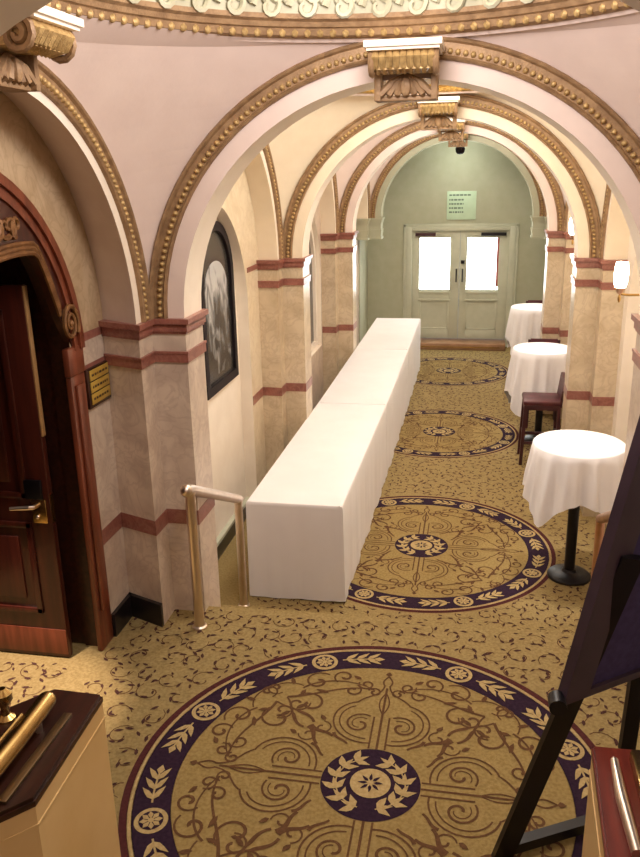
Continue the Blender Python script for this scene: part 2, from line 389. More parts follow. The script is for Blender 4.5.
for k,yk in enumerate(YK):
    for sd in (-1,1): pier(sd,yk,k==0,k==3)
# the pier pair at the viewer's edge of the domed bay
for sd in (-1,1): pier(sd,1.645-TH,True)

# ------------------------------------------------------------------ arches and gilded mouldings
N=40
def ell(a,b,n=N,t0=0,t1=PI): return [(a*math.cos(t0+(t1-t0)*i/n),ZS+b*math.sin(t0+(t1-t0)*i/n)) for i in range(n+1)]
def moulding(mb,P,nb,a,b,th):
    """egg and dart band along an ellipse; P(u,z,d) maps plane coords and outward distance"""
    prof=[(-.052,0),(-.05,.020),(-.040,.028),(-.030,.012),(.026,.012),(.034,.026),(.044,.032),(.052,.02),(.052,0)]
    rows=[]
    for (o,d) in prof: rows.append([P((a+o)*math.cos(t),ZS+(b+o)*math.sin(t),d) for t in [PI*i/N for i in range(N+1)]])
    for A,B in zip(rows,rows[1:]): mb.strip(A,B,0)
    for i in range(nb):
        t=PI*(i+.5)/nb; u,z=(a-.012)*math.cos(t),(b-.012)*math.sin(t)
        tn=Vector((-a*math.sin(t),b*math.cos(t))).normalized(); nn=Vector((tn.y,-tn.x))
        c=Vector(P(u,ZS+z,.012)); ex=Vector(P(u+tn.x*.02,ZS+z+tn.y*.02,.012))-c; ey=Vector(P(u+nn.x*.024,ZS+z+nn.y*.024,.012))-c; ez=Vector(P(u,ZS+z,.034))-c
        Mx=Matrix((ex,ey,ez)).transposed(); mb.blob(c,(.72,.68,.9),1,6,4,Mx)
def arch_wall(P,d,ai,bi,am,bm,ao,bo,mats,name,d_back=None):
    """front fascia, soffit and back fascia of one arch"""
    mb=MB()
    i_=ell(ai,bi); o_=ell(ao,bo)
    mb.strip([P(u,z,0) for u,z in i_],[P(u,z,0) for u,z in o_],0)
    mb.strip([P(u,z,0) for u,z in i_],[P(u,z,-d) for u,z in i_],1)
    mb.strip([P(u,z,-d) for u,z in i_],[P(u,z,-d) for u,z in o_],0)
    mb.strip([P(u,z,0) for u,z in o_],[P(u,z,-d) for u,z in o_],0)
    return struct(mb,name,mats,ang=30)
BI,BO=1.195,1.385
trims=[]
for k,yk in enumerate([1.645-TH]+YK):
    Pf=lambda u,z,d,yk=yk:(XC+u,yk-d,z)
    Pb=lambda u,z,d,yk=yk:(XC+u,yk+TH+d,z)
    g=[M['green_lit_wall'],M['green_lit_wall']] if k==4 else [M['cream'] if k==2 else M['plaster'],M['plaster_white']]
    arch_wall(Pf,TH,HW,BI,0,0,HC,BO+.005,g,'trim_arch')
    mb=MB(); moulding(mb,Pf,116,HC-.052,BO-.052,0)
    if k<4: moulding(mb,Pb,116,HC-.052,BO-.052,0)
    struct(mb,'trim_gilding',[M['gold_dark'],M['gold']],ang=50)
for bi_,(yc,hl) in enumerate(BAYS):
    BS=1.285 if bi_==0 else BO; topring=[]
    for sd in (-1,1):
        xa=XC+sd*HC; xb=XC+sd*HA
        mb=MB()
        F=lambda u,z,d,sd=sd,yc=yc,xa=xa:(xa-sd*d,yc+u,z)
        o_=ell(hl,BS+.005); i_=ell(hl-(.165 if bi_ else .205),BS-.19 if bi_ else 1.13); w_=ell(hl-.145 if bi_ else 1.265,BS-.17 if bi_ else 1.24)
        mb.strip([F(u,z,0) for u,z in i_],[F(u,z,0) for u,z in o_],0)
        mb.strip([F(u,z,0) for u,z in i_],[F(u,z,-(HA-HC if bi_ else 1.70-HC)) for u,z in w_],1)
        struct(mb,'trim_arch',[M['plaster_white'],M['lilac'] if bi_==0 else M['cream']],ang=30)
        mb=MB(); moulding(mb,F,116,hl-(.052 if bi_ else .085),BS-(.052 if bi_ else .065),0)
        struct(mb,'trim_gilding',[M['gold_dark'],M['gold']],ang=50)
    # pendentives + cornice + saucer dome
    mb=MB(); nz,na=22,18
    for sx in (-1,1):
        for sy in (-1,1):
            rows=[]
            for i in range(nz+1):
                q=i/nz; z=ZS+BO*math.sin(q*PI/2); cs=math.cos(q*PI/2)
                T=(HC*cs,hl); Sd=(HC,hl*cs); row=[]
                aT=math.atan2(T[1],T[0]); aS=math.atan2(Sd[1],Sd[0]); rT=math.hypot(*T); rS=math.hypot(*Sd)
                for j in range(na+1):
                    t=j/na; a=aT+(aS-aT)*t; r=rT+(rS-rT)*t
                    # at the top the section is round, at the foot it is the square corner
                    row.append((XC+sx*r*math.cos(a),yc+sy*r*math.sin(a),ZS+(BO*(1-t)+BS*t)*math.sin(q*PI/2)))
                rows.append(row)
            for A,B in zip(rows,rows[1:]): mb.strip(A,B,0)
    n=72; rc=[2*PI*i/n for i in range(n+1)]
    oc=[]
    for a in rc:
        # same outline as the top row of the pendentives
        ca,sa=abs(math.cos(a)),abs(math.sin(a)); t=1-math.atan2(sa,ca)/(PI/2); r=hl*(1-t)+HC*t
        oc.append((XC+r*math.cos(a),yc+r*math.sin(a),ZS+BO*(1-t)+BS*t))
    mb.strip([(XC+1.28*math.cos(a),yc+1.28*math.sin(a),ZS+BO) for a in rc],oc,0)
    struct(mb,'ceiling_pendentive',[M['cream'] if bi_==1 else M['plaster']],ang=60)
    cx,cy=XC-.018,yc
    mb=MB()
    prof=[(1.335,3.742),(1.315,3.738),(1.30,3.752),(1.285,3.752),(1.262,3.762),(1.25,3.79),(1.235,3.795),(1.225,3.815),(1.205,3.825),(1.20,3.845),(1.24,3.85)]
    rows=[[(cx+r*math.cos(a),cy+r*math.sin(a),z) for a in rc] for r,z in prof]
    for i,(A,B) in enumerate(zip(rows,rows[1:])): mb.strip(A,B,0 if i>1 else 2)
    nb=130
    for i in range(nb):
        a=2*PI*i/nb; Mx=Matrix.Rotation(a,3,'Z'); mb.blob((cx+1.262*math.cos(a),cy+1.262*math.sin(a),3.772),(.018,.018,.021),1,6,4,Mx)
    struct(mb,'trim_cornice',[M['gold_dark'] if bi_==0 else M['gold_bright'],M['gold'] if bi_==0 else M['gold_bright'],M['plaster']],ang=50)
    mb=MB()
    dp=[(1.215,3.84),(1.205,3.90),(1.19,4.0),(1.14,4.1),(1.0,4.22),(.8,4.33),(.5,4.42),(.2,4.46),(.01,4.47)]
    rows=[[(cx+r*math.cos(a),cy+r*math.sin(a),z) for a in rc] for r,z in dp]
    for A,B in zip(rows,rows[1:]): mb.strip(A,B,0)
    if bi_==0:                                        # raised acanthus scrolls on the drum
        for i in range(44):
            a0=2*PI*i/44
            for sg in (1,-1):
                pts=[]
                for j in range(15):
                    t=j/14; ph=t*2.3*PI; rr=.075*(1-t)+.012; du=sg*(.06-rr*math.cos(ph)*.9); dz=rr*math.sin(ph)
                    a=a0+du/1.2; pts.append((cx+1.195*math.cos(a),cy+1.195*math.sin(a),3.905+sg*.03+dz))
                mb.tube(pts,[.019-.009*j/14 for j in range(15)],5,0)
            for q in range(3):
                a=a0+(q-1)*.03; Mx=Matrix.Rotation(a,3,'Z'); mb.blob((cx+1.19*math.cos(a),cy+1.19*math.sin(a),3.93+.05*(q==1)),(.02,.016,.05),0,6,4,Mx)
    struct(mb,'ceiling_dome',[M['relief'] if bi_==0 else M['plaster_white']],ang=60)

# ------------------------------------------------------------------ side walls
def wall_panel(side,x_in,thick,y0,y1,z0,z1,op,mats,name,mi_face=0,mi_rev=1):
    """vertical wall in plane x_in with one opening op=(ya,yb,zb,zs,rise); reveals go back by thick"""
    mb=MB(); ya,yb,zb,zs,ri=op; yc=(ya+yb)/2; h=(yb-ya)/2; n=32
    mb.quad((x_in,y0,z0),(x_in,ya,z0),(x_in,ya,z1),(x_in,y0,z1),mi_face); mb.quad((x_in,yb,z0),(x_in,y1,z0),(x_in,y1,z1),(x_in,yb,z1),mi_face)
    if zb>z0: mb.quad((x_in,ya,z0),(x_in,yb,z0),(x_in,yb,zb),(x_in,ya,zb),mi_face)
    top=[(yc-h*math.cos(PI*i/n),zs+ri*math.sin(PI*i/n)) for i in range(n+1)]
    mb.strip([(x_in,y,z) for y,z in top],[(x_in,y,z1) for y,z in top],mi_face)
    edge=[(ya,zb)]+top+[(yb,zb)]
    mb.strip([(x_in,y,z) for y,z in edge],[(x_in+side*thick,y,z) for y,z in edge],mi_rev)
    if zb>z0: mb.quad((x_in,ya,zb),(x_in,yb,zb),(x_in+side*thick,yb,zb),(x_in+side*thick,ya,zb),mi_rev)
    return struct(mb,name,mats,ang=30)
XLW=XC-HA; XRW=XC+HA       # -1.99, 1.26
DYC=2.967; XE=-2.06
wall_panel(-1,XE,.12,1.3,4.5,F1-.1,3.80,(DYC-.85,DYC+.85,F1-.1,2.27,.85),[M['marble_tan'],M['wood_dark']],'wall_left_entrance')
mb=MB(); mb.box(XE-.003,XE+.004,3.93,4.30,2.30,2.345,0); mb.box(XE-.003,XE+.004,3.93,4.30,2.122,2.172,0); mb.box(XE-.003,XE+.004,3.93,4.30,1.112,1.206,0)
mb.box(XE-.003,XE+.004,1.4,2.0,2.30,2.345,0); mb.box(XE-.003,XE+.004,1.4,2.0,1.112,1.206,0)
struct(mb,'trim_band',[M['rose']])
mb=MB(); mb.box(XE-.003,XE+.0025,3.92,4.30,F1,2.31,0); mb.box(XE-.003,XE+.0025,1.4,2.01,F1,2.31,0); struct(mb,'trim_cladding',[M['marble']])
mb=MB()
for y0,y1 in ((6.98,7.36),(4.76,5.12)):
    for z0,z1 in ((2.30,2.345),(1.083,1.166)): mb.box(XLW-.003,XLW+.006,y0,y1,z0,z1,0)
struct(mb,'trim_band',[M['rose']])
for (yc,hl),q in zip(BAYS[1:],range(3)):
    op={0:(yc-.917,yc+.917,.0,1.98,.96),1:(yc-1.19,yc+1.19,.93,1.9,1.0),2:(yc-1.12,yc+1.12,.93,1.9,1.0)}[q]
    wall_panel(-1,XLW,.11,yc-hl-.3,yc+hl+.3,0,3.80,op,[M['marble_light'] if q==0 else M['marble'],M['plaster_white']],'wall_left')
    op=(yc-1.12,yc+1.12,.0,1.78,1.22)
    wall_panel(1,XRW,.12,yc-hl-.3,yc+hl+.3,0,3.80,op,[M['plaster_white'],M['plaster_white']],'wall_right')
mb=MB(); mb.box(-2.22,-2.10,4.4,14.2,-.05,3.9,0); mb.box(-2.22,-1.0,13.9,YEND+.1,3.78,3.9,0)
struct(mb,'wall_left_back',[M['plaster_white']])
mb=MB(); mb.box(1.38,1.46,4.4,YEND,-.05,3.9,0); mb.box(1.335,1.46,-2.2,4.5,.3,4.9,0)
struct(mb,'wall_right_back',[M['plaster_white']])
# end passage walls, in green-lit sage
mb=MB(); mb.box(-2.22,XLW+.02,13.95,YEND+.1,-.05,3.9,0); mb.box(XRW-.02,1.46,13.95,YEND+.1,-.05,3.9,0); mb.box(XLW,XRW,13.95,YEND+.1,3.85,3.95,0)
struct(mb,'wall_passage',[M['green_lit_wall']])
mb=MB(); DX0,DX1,DZ=-1.26,.66,2.15
mb.box(-2.2,DX0,YEND,YEND+.15,-.05,3.95,0); mb.box(DX1,1.46,YEND,YEND+.15,-.05,3.95,0); mb.box(DX0,DX1,YEND,YEND+.15,DZ,3.95,0)
struct(mb,'wall_end',[M['green_lit_wall']])
# stair hall behind the viewer
mb=MB(); mb.box(-2.6,XE,-2.3,1.35,.3,4.9,0); mb.box(-2.6,1.46,-2.4,-2.2,.3,4.9,0)
struct(mb,'wall_back',[M['plaster']])
mb=MB(); mb.box(-2.6,1.46,-2.4,1.5,4.8,4.9,0); mb.quad((-2.6,1.36,3.74),(1.46,1.36,3.74),(1.46,1.36,4.85),(-2.6,1.36,4.85),0)
struct(mb,'ceiling',[M['plaster_white']])
# skirtings
mb=MB(); mb.box(XE,XE+.025,3.93,4.20,F1,F1+.15,0); mb.prism([(-2.06,4.175),(-1.80,4.072),(-1.80,4.10),(-2.06,4.205)],F1,F1+.15,0)
struct(mb,'baseboard_left',[M['black_skirt']])
mb=MB(); mb.box(-2.10,-2.07,5.15,6.96,0,.14,0); mb.box(-2.10,-2.06,5.15,6.96,.14,.17,1)
for y0,y1 in ((8.0,10.5),(11.2,13.6)): mb.box(XLW,XLW+.025,y0,y1,0,.16,0)
struct(mb,'baseboard_left',[M['black_skirt'],M['green_wood']])
mb=MB()
for y0,y1 in ((4.9,7.3),(8.05,10.45),(11.25,13.65)): mb.box(1.352,1.38,y0,y1,0,.16,0)
struct(mb,'baseboard_right',[M['black_skirt']])

# ------------------------------------------------------------------ timber entrance on the left
ent=empty('door_surround',(XE,DYC,F1),'carved mahogany arched door surround in the left wall','door surround')
org=(XE,DYC,F1)
XF=XE+.012
PL=lambda u,z,d:(XE+d,DYC+u,z)
for sg in (-1,1):
    mb=MB(); mb.box(XE-.02,XF,DYC+sg*.80 if sg>0 else DYC-.955,DYC+.955 if sg>0 else DYC-.80,F1,2.15,0,.008)
    mb.box(XF,XF+.018,min(DYC+sg*.83,DYC+sg*.92),max(DYC+sg*.83,DYC+sg*.92),F1+.25,2.10,0,.006)
    mb.box(XE-.02,XF+.005,min(DYC+sg*.792,DYC+sg*.962),max(DYC+sg*.792,DYC+sg*.962),2.15,2.30,0,.008)
    mb.build('jamb',M['wood_red'],ent,org)
# arch rim
mb=MB(); n=32
for (r0,r1,d0,d1) in ((.875,.955,-.02,.012),(.92,.965,.012,.028),(.865,.885,.0,.022)):
    a_=[(r0*math.cos(PI*i/n),2.28+r0*math.sin(PI*i/n)) for i in range(n+1)]; b_=[(r1*math.cos(PI*i/n),2.28+r1*math.sin(PI*i/n)) for i in range(n+1)]
    mb.strip([PL(u,z,d1) for u,z in a_],[PL(u,z,d1) for u,z in b_]); mb.strip([PL(u,z,d0) for u,z in b_],[PL(u,z,d1) for u,z in b_]); mb.strip([PL(u,z,d0) for u,z in a_],[PL(u,z,d1) for u,z in a_])
mb.build('arch_rim',M['wood_red'],ent,org)
# shaped tympanum board with ogee lower edge
def ogee(u):
    u=abs(u)
    return 2.79-.015*math.cos(u*7) if u<.60 else 2.795-(u-.60)**1.25*3.2 if u<.76 else 2.47-(u-.76)*1.6
mb=MB(); us=[-.868+1.736*i/48 for i in range(49)]
up=[(u,2.28+.87*math.sqrt(max(1-(u/.87)**2,0))) for u in us]; lo=[(u,min(ogee(u),z)) for u,(_,z) in zip(us,up)]
mb.strip([PL(*p,.01) for p in lo],[PL(*p,.01) for p in up]); mb.strip([PL(*p,-.03) for p in lo],[PL(*p,.01) for p in lo]); mb.strip([PL(*p,-.03) for p in lo],[PL(*p,-.03) for p in up])
mb.build('tympanum',M['wood_door'],ent,org)
mb=MB()
for off in (.0,.022,.044):
    mb.tube([PL(u,ogee(u)+off+.01,.016) for u in us if abs(u)<.76],.012,6)
for sg in (-1,1):                                     # volutes where the ogee meets the jamb
    c=(sg*.83,2.43); pts=[]
    for j in range(26):
        t=j/25; a=-.6+t*4.4*PI; r=.075*(1-t)+.008; pts.append(PL(c[0]+sg*r*math.cos(a),c[1]+r*math.sin(a)*1.25,.03))
    mb.tube(pts,[.014-.006*j/25 for j in range(26)],6); mb.blob(PL(c[0],c[1],.03),(.02,.02,.02),0)
mb.build('ogee_moulding',M['carved'],ent,org)
mb=MB(); random.seed(3)
for i in range(-8,9):                                 # carved foliage
    for j in range(4):
        u0=i*.095+(.047 if j%2 else 0); z0=2.855+j*.085
        if math.hypot(u0,z0-2.28)>.80 or z0<ogee(u0)+.07: continue
        for sg in (-1,1):
            pts=[]
            for q in range(12):
                t=q/11; a=t*2.0*PI+j+i; r=.045*(1-t)+.008; pts.append(PL(u0+sg*(.028-r*math.cos(a)),z0+r*math.sin(a),.018))
            mb.tube(pts,[.013-.006*q/11 for q in range(12)],5)
        mb.blob(PL(u0,z0,.016),(.016,.018,.042),0,6,4)
mb.build('carved_foliage',M['carved'],ent,org)
# lobby behind the entrance
mb=MB(); mb.box(-3.65,-3.55,2.0,3.95,.3,3.2,0); mb.box(-3.6,-2.18,3.83,3.9,.3,3.2,0); mb.box(-3.6,-2.18,2.02,2.1,.3,3.2,0); mb.box(-3.6,-2.18,2.02,3.9,3.14,3.2,0)
struct(mb,'wall_lobby',[M['wood_dark']])
# open leaf
lx0,lx1,ly0,ly1=-3.04,-2.205,3.672,3.715; lf=empty('entrance_door',(lx0,3.69,F1),'dark mahogany panelled door leaf standing open in the left doorway','door'); org=(lx0,3.69,F1)
mb=MB(); mb.box(lx0,lx1,ly0,ly1,F1+.008,2.64,0,.004); mb.build('leaf',M['wood_door'],lf,org)
for z0,z1 in ((.80,1.36),(1.50,2.52)):
    mb=MB(); x0,x1=lx0+.12,lx1-.12
    for (a,b,c,d) in ((x0,x1,z0,z0+.035),(x0,x1,z1-.035,z1),(x0,x0+.035,z0,z1),(x1-.035,x1,z0,z1)): mb.box(a,b,ly0-.016,ly0,c,d,0,.005)
    mb.box(x0+.09,x1-.09,ly0-.012,ly0,z0+.09,z1-.09,0,.006)
    mb.build('panel',M['wood_door'],lf,org)
mb=MB(); mb.box(lx1-.001,lx1+.008,ly0+.004,ly1-.004,1.85,2.635,0,.002); mb.build('lit_edge_strip',M['lit_edge'],lf,org)  # paler strip painted where the leaf's edge catches the light
mb=MB(); mb.box(lx0+.004,lx1-.004,ly0-.006,ly0,F1+.03,.70,0,.002); mb.build('kick_plate',M['wood_red'],lf,org)
mb=MB(); mb.box(lx1-.105,lx1-.02,ly0-.012,ly0,1.36,1.50,0,.004); hp=mb.build('lock_plate',M['brass'],lf,org)
mb=MB(); mb.tube([(lx1-.07,ly0-.01,1.465),(lx1-.07,ly0-.05,1.468),(lx1-.085,ly0-.06,1.47),(lx1-.20,ly0-.06,1.458)],[.013,.012,.012,.010],10); mb.blob((lx1-.07,ly0-.02,1.40),(.012,.01,.012),0,8,6); mb.build('lever_handle',M['steel_brass'],hp,org)
mb=MB(); mb.box(lx1-.13,lx1-.03,ly0-.02,ly0,1.50,1.61,0,.006); mb.build('lock_box',M['black_metal'],lf,org)
mb=MB(); mb.box(lx1,lx1+.004,ly0+.006,ly1-.006,1.36,1.52,0); mb.build('strike_plate',M['brass'],lf,org)

# brass notice beside the entrance
pq=empty('wall_plaque',(XE,4.14,2.04),'small brass notice with three dark lines beside the mahogany doorway','plaque'); org=(XE,4.14,2.04)
mb=MB(); mb.box(XE+.004,XE+.02,4.0,4.275,1.93,2.15,0,.003); mb.build('backing',M['wood_dark'],pq,org)
random.seed(11)
for i in range(3):
    mb=MB(); mb.box(XE+.02,XE+.027,4.025,4.25,1.950+i*.066,2.008+i*.066,0,.002); bp_=mb.build('brass_plate',M['brass_sign'],pq,org)
    mb=MB()
    y=4.04
    while y<4.22:
        l=random.uniform(.012,.03); mb.box(XE+.0265,XE+.0275,y,min(y+l,4.235),1.973+i*.066,1.986+i*.066,0); y+=l+.009
    mb.build('lettering',M['wood_dark'],bp_,org)

pq.location.y-=.072

# ------------------------------------------------------------------ keystone brackets
def keystone():
    r=empty('keystone_bracket',(0,0,0),'x','bracket','gilded keystone brackets')
    # local: x along the arch, y outward from wall = -y, z=0 at cap underside
    mb=MB(); mb.box(-.178,.178,-.30,.02,0,.03,0,.004); mb.box(-.166,.166,-.285,.02,-.012,0,0); mb.build('cap',M['plaster_white'],r)
    mb=MB()
    for i in range(9):
        x=-.128+i*.032; pts=[(x,-.24,-.012),(x,-.265,-.04),(x,-.24,-.075),(x*.95,-.17,-.098)]
        mb.tube(pts,[.016,.018,.016,.010],6)
    mb.box(-.14,.14,-.235,.02,-.09,-.010,0); mb.build('fluted_roll',M['gold'],r)
    for sg in (-1,1):
        mb=MB(); pts=[]
        for j in range(22):
            t=j/21; a=PI/2+t*3.6*PI; rr=.056*(1-t)+.008; pts.append((sg*(.148),-.205+rr*math.cos(a)*1.0,-.06+rr*math.sin(a)))
        mb.tube(pts,.015,6); mb.box(sg*.135-.016,sg*.135+.016,-.11,.02,-.215,-.06,0,.004)
        mb.build('volute',M['gold_dark'],r)
    mb=MB()
    mb.box(-.14,.14,-.085,.02,-.215,-.195,0,.004)
    for i in range(-3,4):
        a=i*.36; pts=[(0,-.07,-.10),(.035*i*.7,-.09,-.14),(.04*i,-.095,-.185),(.043*i,-.07,-.205)]
        mb.tube(pts,[.012,.020,.018,.006],6)
    mb.blob((0,-.10,-.155),(.03,.025,.045),0,8,6); mb.build('acanthus_leaf',M['gold_dark'],r)
    return r
ks=keystone(); ZK=3.678
names=['gilded keystone bracket with white cap on the nearest corridor arch','gilded keystone bracket on the second corridor arch, below the lit cornice','gilded keystone bracket on the third corridor arch','green-shaded keystone bracket on the last arch, above the security camera']
for k,yk in enumerate(YK):
    o=ks if k==0 else copy_tree(ks); o.location=(XC,yk-.001,ZK); o['label']=names[k]
o=copy_tree(ks,(XC-HC+.03,2.935,ZK-.004),PI/2,'gilded keystone bracket at the top left, over the mahogany doorway')

# ------------------------------------------------------------------ far doors
dr=empty('door_1',(DX0,YEND,0),None,None); dr['kind']='structure'; del_=None; org=(DX0,YEND,0)
mb=MB(); y0=YEND-.05; mb.box(DX0,DX0+.10,y0,YEND+.06,.0,DZ,0,.006); mb.box(DX1-.10,DX1,y0,YEND+.06,.0,DZ,0,.006); mb.box(DX0+.10,DX1-.10,y0,YEND+.06,DZ-.07,DZ,0,.006)
mb.box(DX0-.05,DX0,y0+.02,YEND,.0,DZ+.04,0,.006); mb.box(DX1,DX1+.05,y0+.02,YEND,.0,DZ+.04,0,.006); mb.box(DX0-.05,DX1+.05,y0+.02,YEND,DZ,DZ+.05,0,.006)
mb.build('frame',M['green_wood'],dr,org)
mid=(DX0+DX1)/2
for q,(x0,x1,p0,p1) in enumerate(((DX0+.10,mid-.003,-1.02,-.475),(mid+.003,DX1-.10,-.17,.385))):
    yb=YEND+.0; zb,zt=.13,DZ-.075; pz0,pz1=1.035,1.955
    mb=MB(); mb.box(x0,p0,yb,yb+.045,zb,zt,0,.003); mb.box(p1,x1,yb,yb+.045,zb,zt,0,.003); mb.box(p0,p1,yb,yb+.045,pz1,zt,0,.003); mb.box(p0,p1,yb,yb+.045,.83,pz0,0,.003); mb.box(p0,p1,yb,yb+.045,zb,.30,0,.003)
    mb.box(p0-.01,p1+.01,yb-.015,yb+.01,.965,1.0,0,.004); mb.box(p0-.02,p1+.02,yb-.022,yb+.01,.83,.862,0,.004)
    mb.box(p0,p1,yb+.012,yb+.035,.30,.83,0)
    for a,b,c,d in ((p0,p1,.30,.33),(p0,p0+.03,.30,.83),(p1-.03,p1,.30,.83)): mb.box(a,b,yb-.004,yb+.02,c,d,0,.004)
    lfm=mb.build('leaf',M['green_wood'],dr,org)
    mb=MB(); mb.box(p0,p1,yb+.02,yb+.03,pz0,pz1,0); mb.build('pane',M['glass_lit'],lfm,org)
    mb=MB(); hx=mid+(-.055 if q==0 else .055); mb.tube([(hx,yb,1.18),(hx,yb-.04,1.18),(hx,yb-.04,1.40),(hx,yb,1.40)],.012,8); mb.build('pull_handle',M['black_metal'],lfm,org)
    mb=MB(); cx0,cx1=((x0+.06,x0+.42) if q==0 else (x1-.5,x1-.06)); mb.box(cx0,cx1,yb-.05,yb,zt-.085,zt-.03,0,.006); mb.build('door_closer',M['stool_wood'] if q==0 else M['black_metal'],lfm,org)
    if q==1:
        mb=MB(); mb.box(mid+.02,mid+.09,yb-.03,yb,1.50,1.56,0,.005); mb.build('lock',M['black_metal'],lfm,org)
        mb=MB(); mb.box(p1-.04,p1,yb+.012,yb+.02,pz0+.05,pz1,0); mb.build('red_edge',M['red_post'],lfm,org)
mb=MB(); mb.box(DX0+.03,DX1-.10,YEND-.42,YEND+.05,0.0,.12,0,.01); mb.box(DX0+.10,DX1-.2,YEND-.428,YEND-.41,.05,.065,1)
struct(mb,'trim_threshold',[M['wood_tan'],M['brass']])

# green notice board over the doors
sg_=empty('notice_board',(-.3,YEND,2.5),'pale green notice board with dark lines of text above the far doors','sign'); org=(-.3,YEND,2.5)
mb=MB(); mb.box(-.555,-.045,YEND-.02,YEND,2.27,2.755,0,.004); mb.build('board',M['sign'],sg_,org)
random.seed(5)
for i,(z,w) in enumerate(((2.69,.38),(2.61,.25),(2.54,.25),(2.47,.24),(2.40,.25))):
    mb=MB(); x=-.515
    while x<-.515+w:
        l=random.uniform(.02,.06); mb.box(x,min(x+l,-.515+w),YEND-.022,YEND-.02,z-.013,z+.013,0); x+=l+.012
    mb.build('lettering',M['sign_ink'],sg_,org)
# security camera below the last keystone
sc=empty('security_camera',(-.33,14.02,3.50),'small black dome security camera hanging below the last arch','security camera'); org=(-.33,14.02,3.50)
mb=MB(); mb.lathe([(.07,3.575),(.07,3.545),(.055,3.53),(.03,3.52),(.025,3.49)],(-.33,14.02,0),20); mb.build('mount',M['green_wood'],sc,org)
mb=MB(); mb.lathe([(.02,3.50),(.06,3.48),(.078,3.44),(.07,3.39),(.045,3.36),(.005,3.35)],(-.33,14.02,0),20); mb.build('dome',M['black'],sc,org)

# ------------------------------------------------------------------ pictures
def arch_poly(h,z0,zs,ri,n=20): return [(-h,z0),(h,z0)]+[(h*math.cos(PI*i/n),zs+ri*math.sin(PI*i/n)) for i in range(n+1)]
px=-2.10; pyc,pz=6.37,1.42
pic=empty('framed_picture',(px,pyc,pz),'tall arched black-framed monochrome photograph on the white wall left','picture'); org=(px,pyc,pz)
PP=lambda u,z,d:(px+d,pyc+u,pz+z)
def frame_ring(mb,h0,a,h1,b,d):
    A=arch_poly(h0,*a); B=arch_poly(h1,*b); A=A+[A[0]]; B=B+[B[0]]
    mb.strip([PP(*p,d) for p in A],[PP(*p,d) for p in B]); mb.strip([PP(*p,0) for p in B],[PP(*p,d) for p in B]); mb.strip([PP(*p,0.01) for p in A],[PP(*p,d) for p in A])
mb=MB(); frame_ring(mb,.362,(.075,.92,.37),.435,(0,.92,.445),.04); mb.build('frame',M['black'],pic,org)
mb=MB(); mb.extr(arch_poly(.37,.07,.92,.375),PP,.002,.014); mb.build('mount',M['mount'],pic,org)
mb=MB(); mb.extr(arch_poly(.30,.13,.80,.25),PP,.014,.018); mb.build('photograph',M['photo'],pic,org)
# dark panel in the next bay
yc=BAYS[2][0]
mir=empty('arched_panel',(-2.10,yc,.95),'large dark arched panel in a white frame, farther left wall','panel'); org=(-2.10,yc,.95)
px,pyc,pz=-2.10,yc,.93
mb=MB(); mb.extr(arch_poly(1.17,.02,.97,.98),PP,.0,.02); mb.build('glazing',M['dark_glass'],mir,org)
mb=MB(); frame_ring(mb,1.10,(.07,.97,.93),1.175,(0.01,.97,.985),.06); mb.build('frame',M['plaster_white'],mir,org)

# ------------------------------------------------------------------ long buffet under white cloths
TX0,TX1,TZ=-1.605,-.868,.80
ys=[5.40,8.13,10.86,13.30]
def cloth_box(x0,x1,y0,y1,z,sd,near):
    """closed box cloth with soft folds and a rounded top edge"""
    rnd=random.Random(sd); mb=MB(); per=[]; st=.03
    def run(a,b,ax):
        L=math.hypot(b[0]-a[0],b[1]-a[1]); n=max(2,int(L/st))
        for i in range(n):
            t=i/n; per.append((a[0]+(b[0]-a[0])*t,a[1]+(b[1]-a[1])*t,ax))
    run((x0,y0),(x1,y0),(0,-1)); run((x1,y0),(x1,y1),(1,0)); run((x1,y1),(x0,y1),(0,1)); run((x0,y1),(x0,y0),(-1,0))
    n=len(per); ph=[rnd.uniform(0,6.28) for _ in range(4)]
    rows=[]
    for (zz,inn,amp) in ((z,.022,0),(z-.004,.008,0),(z-.014,.002,0),(z-.03,0,.1),(z*.75,-.002,.35),(z*.5,-.004,.6),(z*.25,-.006,.85),(.012,-.009,1)):
        row=[]
        for i,(x,y,ax) in enumerate(per):
            s_=(x+y*1.0)*1.0
            f=amp*(.006*math.sin(s_*9+ph[0])+.004*math.sin(s_*21+ph[1])+.002*math.sin(s_*47+ph[2]))-inn
            if ax[1]!=0 and not (near and ax[1]<0): f=min(f,-.004)
            hz=zz+(.006*math.sin(s_*7+ph[3]) if zz<.02 else 0)
            row.append((min(max(x+ax[0]*f, x0+inn if inn>0 else x0-.02),x1-inn if inn>0 else x1+.02),y+ax[1]*f,hz))
        rows.append([(a_-max(0,8.4-b_)*.010,b_,c_) for a_,b_,c_ in row])
    vs=[v for r in rows for v in r]; fs=[]
    for r in range(len(rows)-1):
        for i in range(n):
            j=(i+1)%n; fs.append((r*n+i,r*n+j,(r+1)*n+j,(r+1)*n+i))
    fs.append(tuple(range(n))); mb.add(vs,fs)
    return mb
for i,lab in enumerate(('white cloth to the floor over the nearest section of the long buffet table','white cloth to the floor over the middle section of the long buffet table','white cloth to the floor over the farthest section of the long buffet table')):
    o=cloth_box(TX0,TX1,ys[i]+.001,ys[i+1]-.001,TZ,i,i==0).build('buffet_tablecloth',M['cloth'],None,((TX0+TX1)/2,ys[i]+1.3,0))
    tag(o,lab,'tablecloth','cloths over the long buffet table')

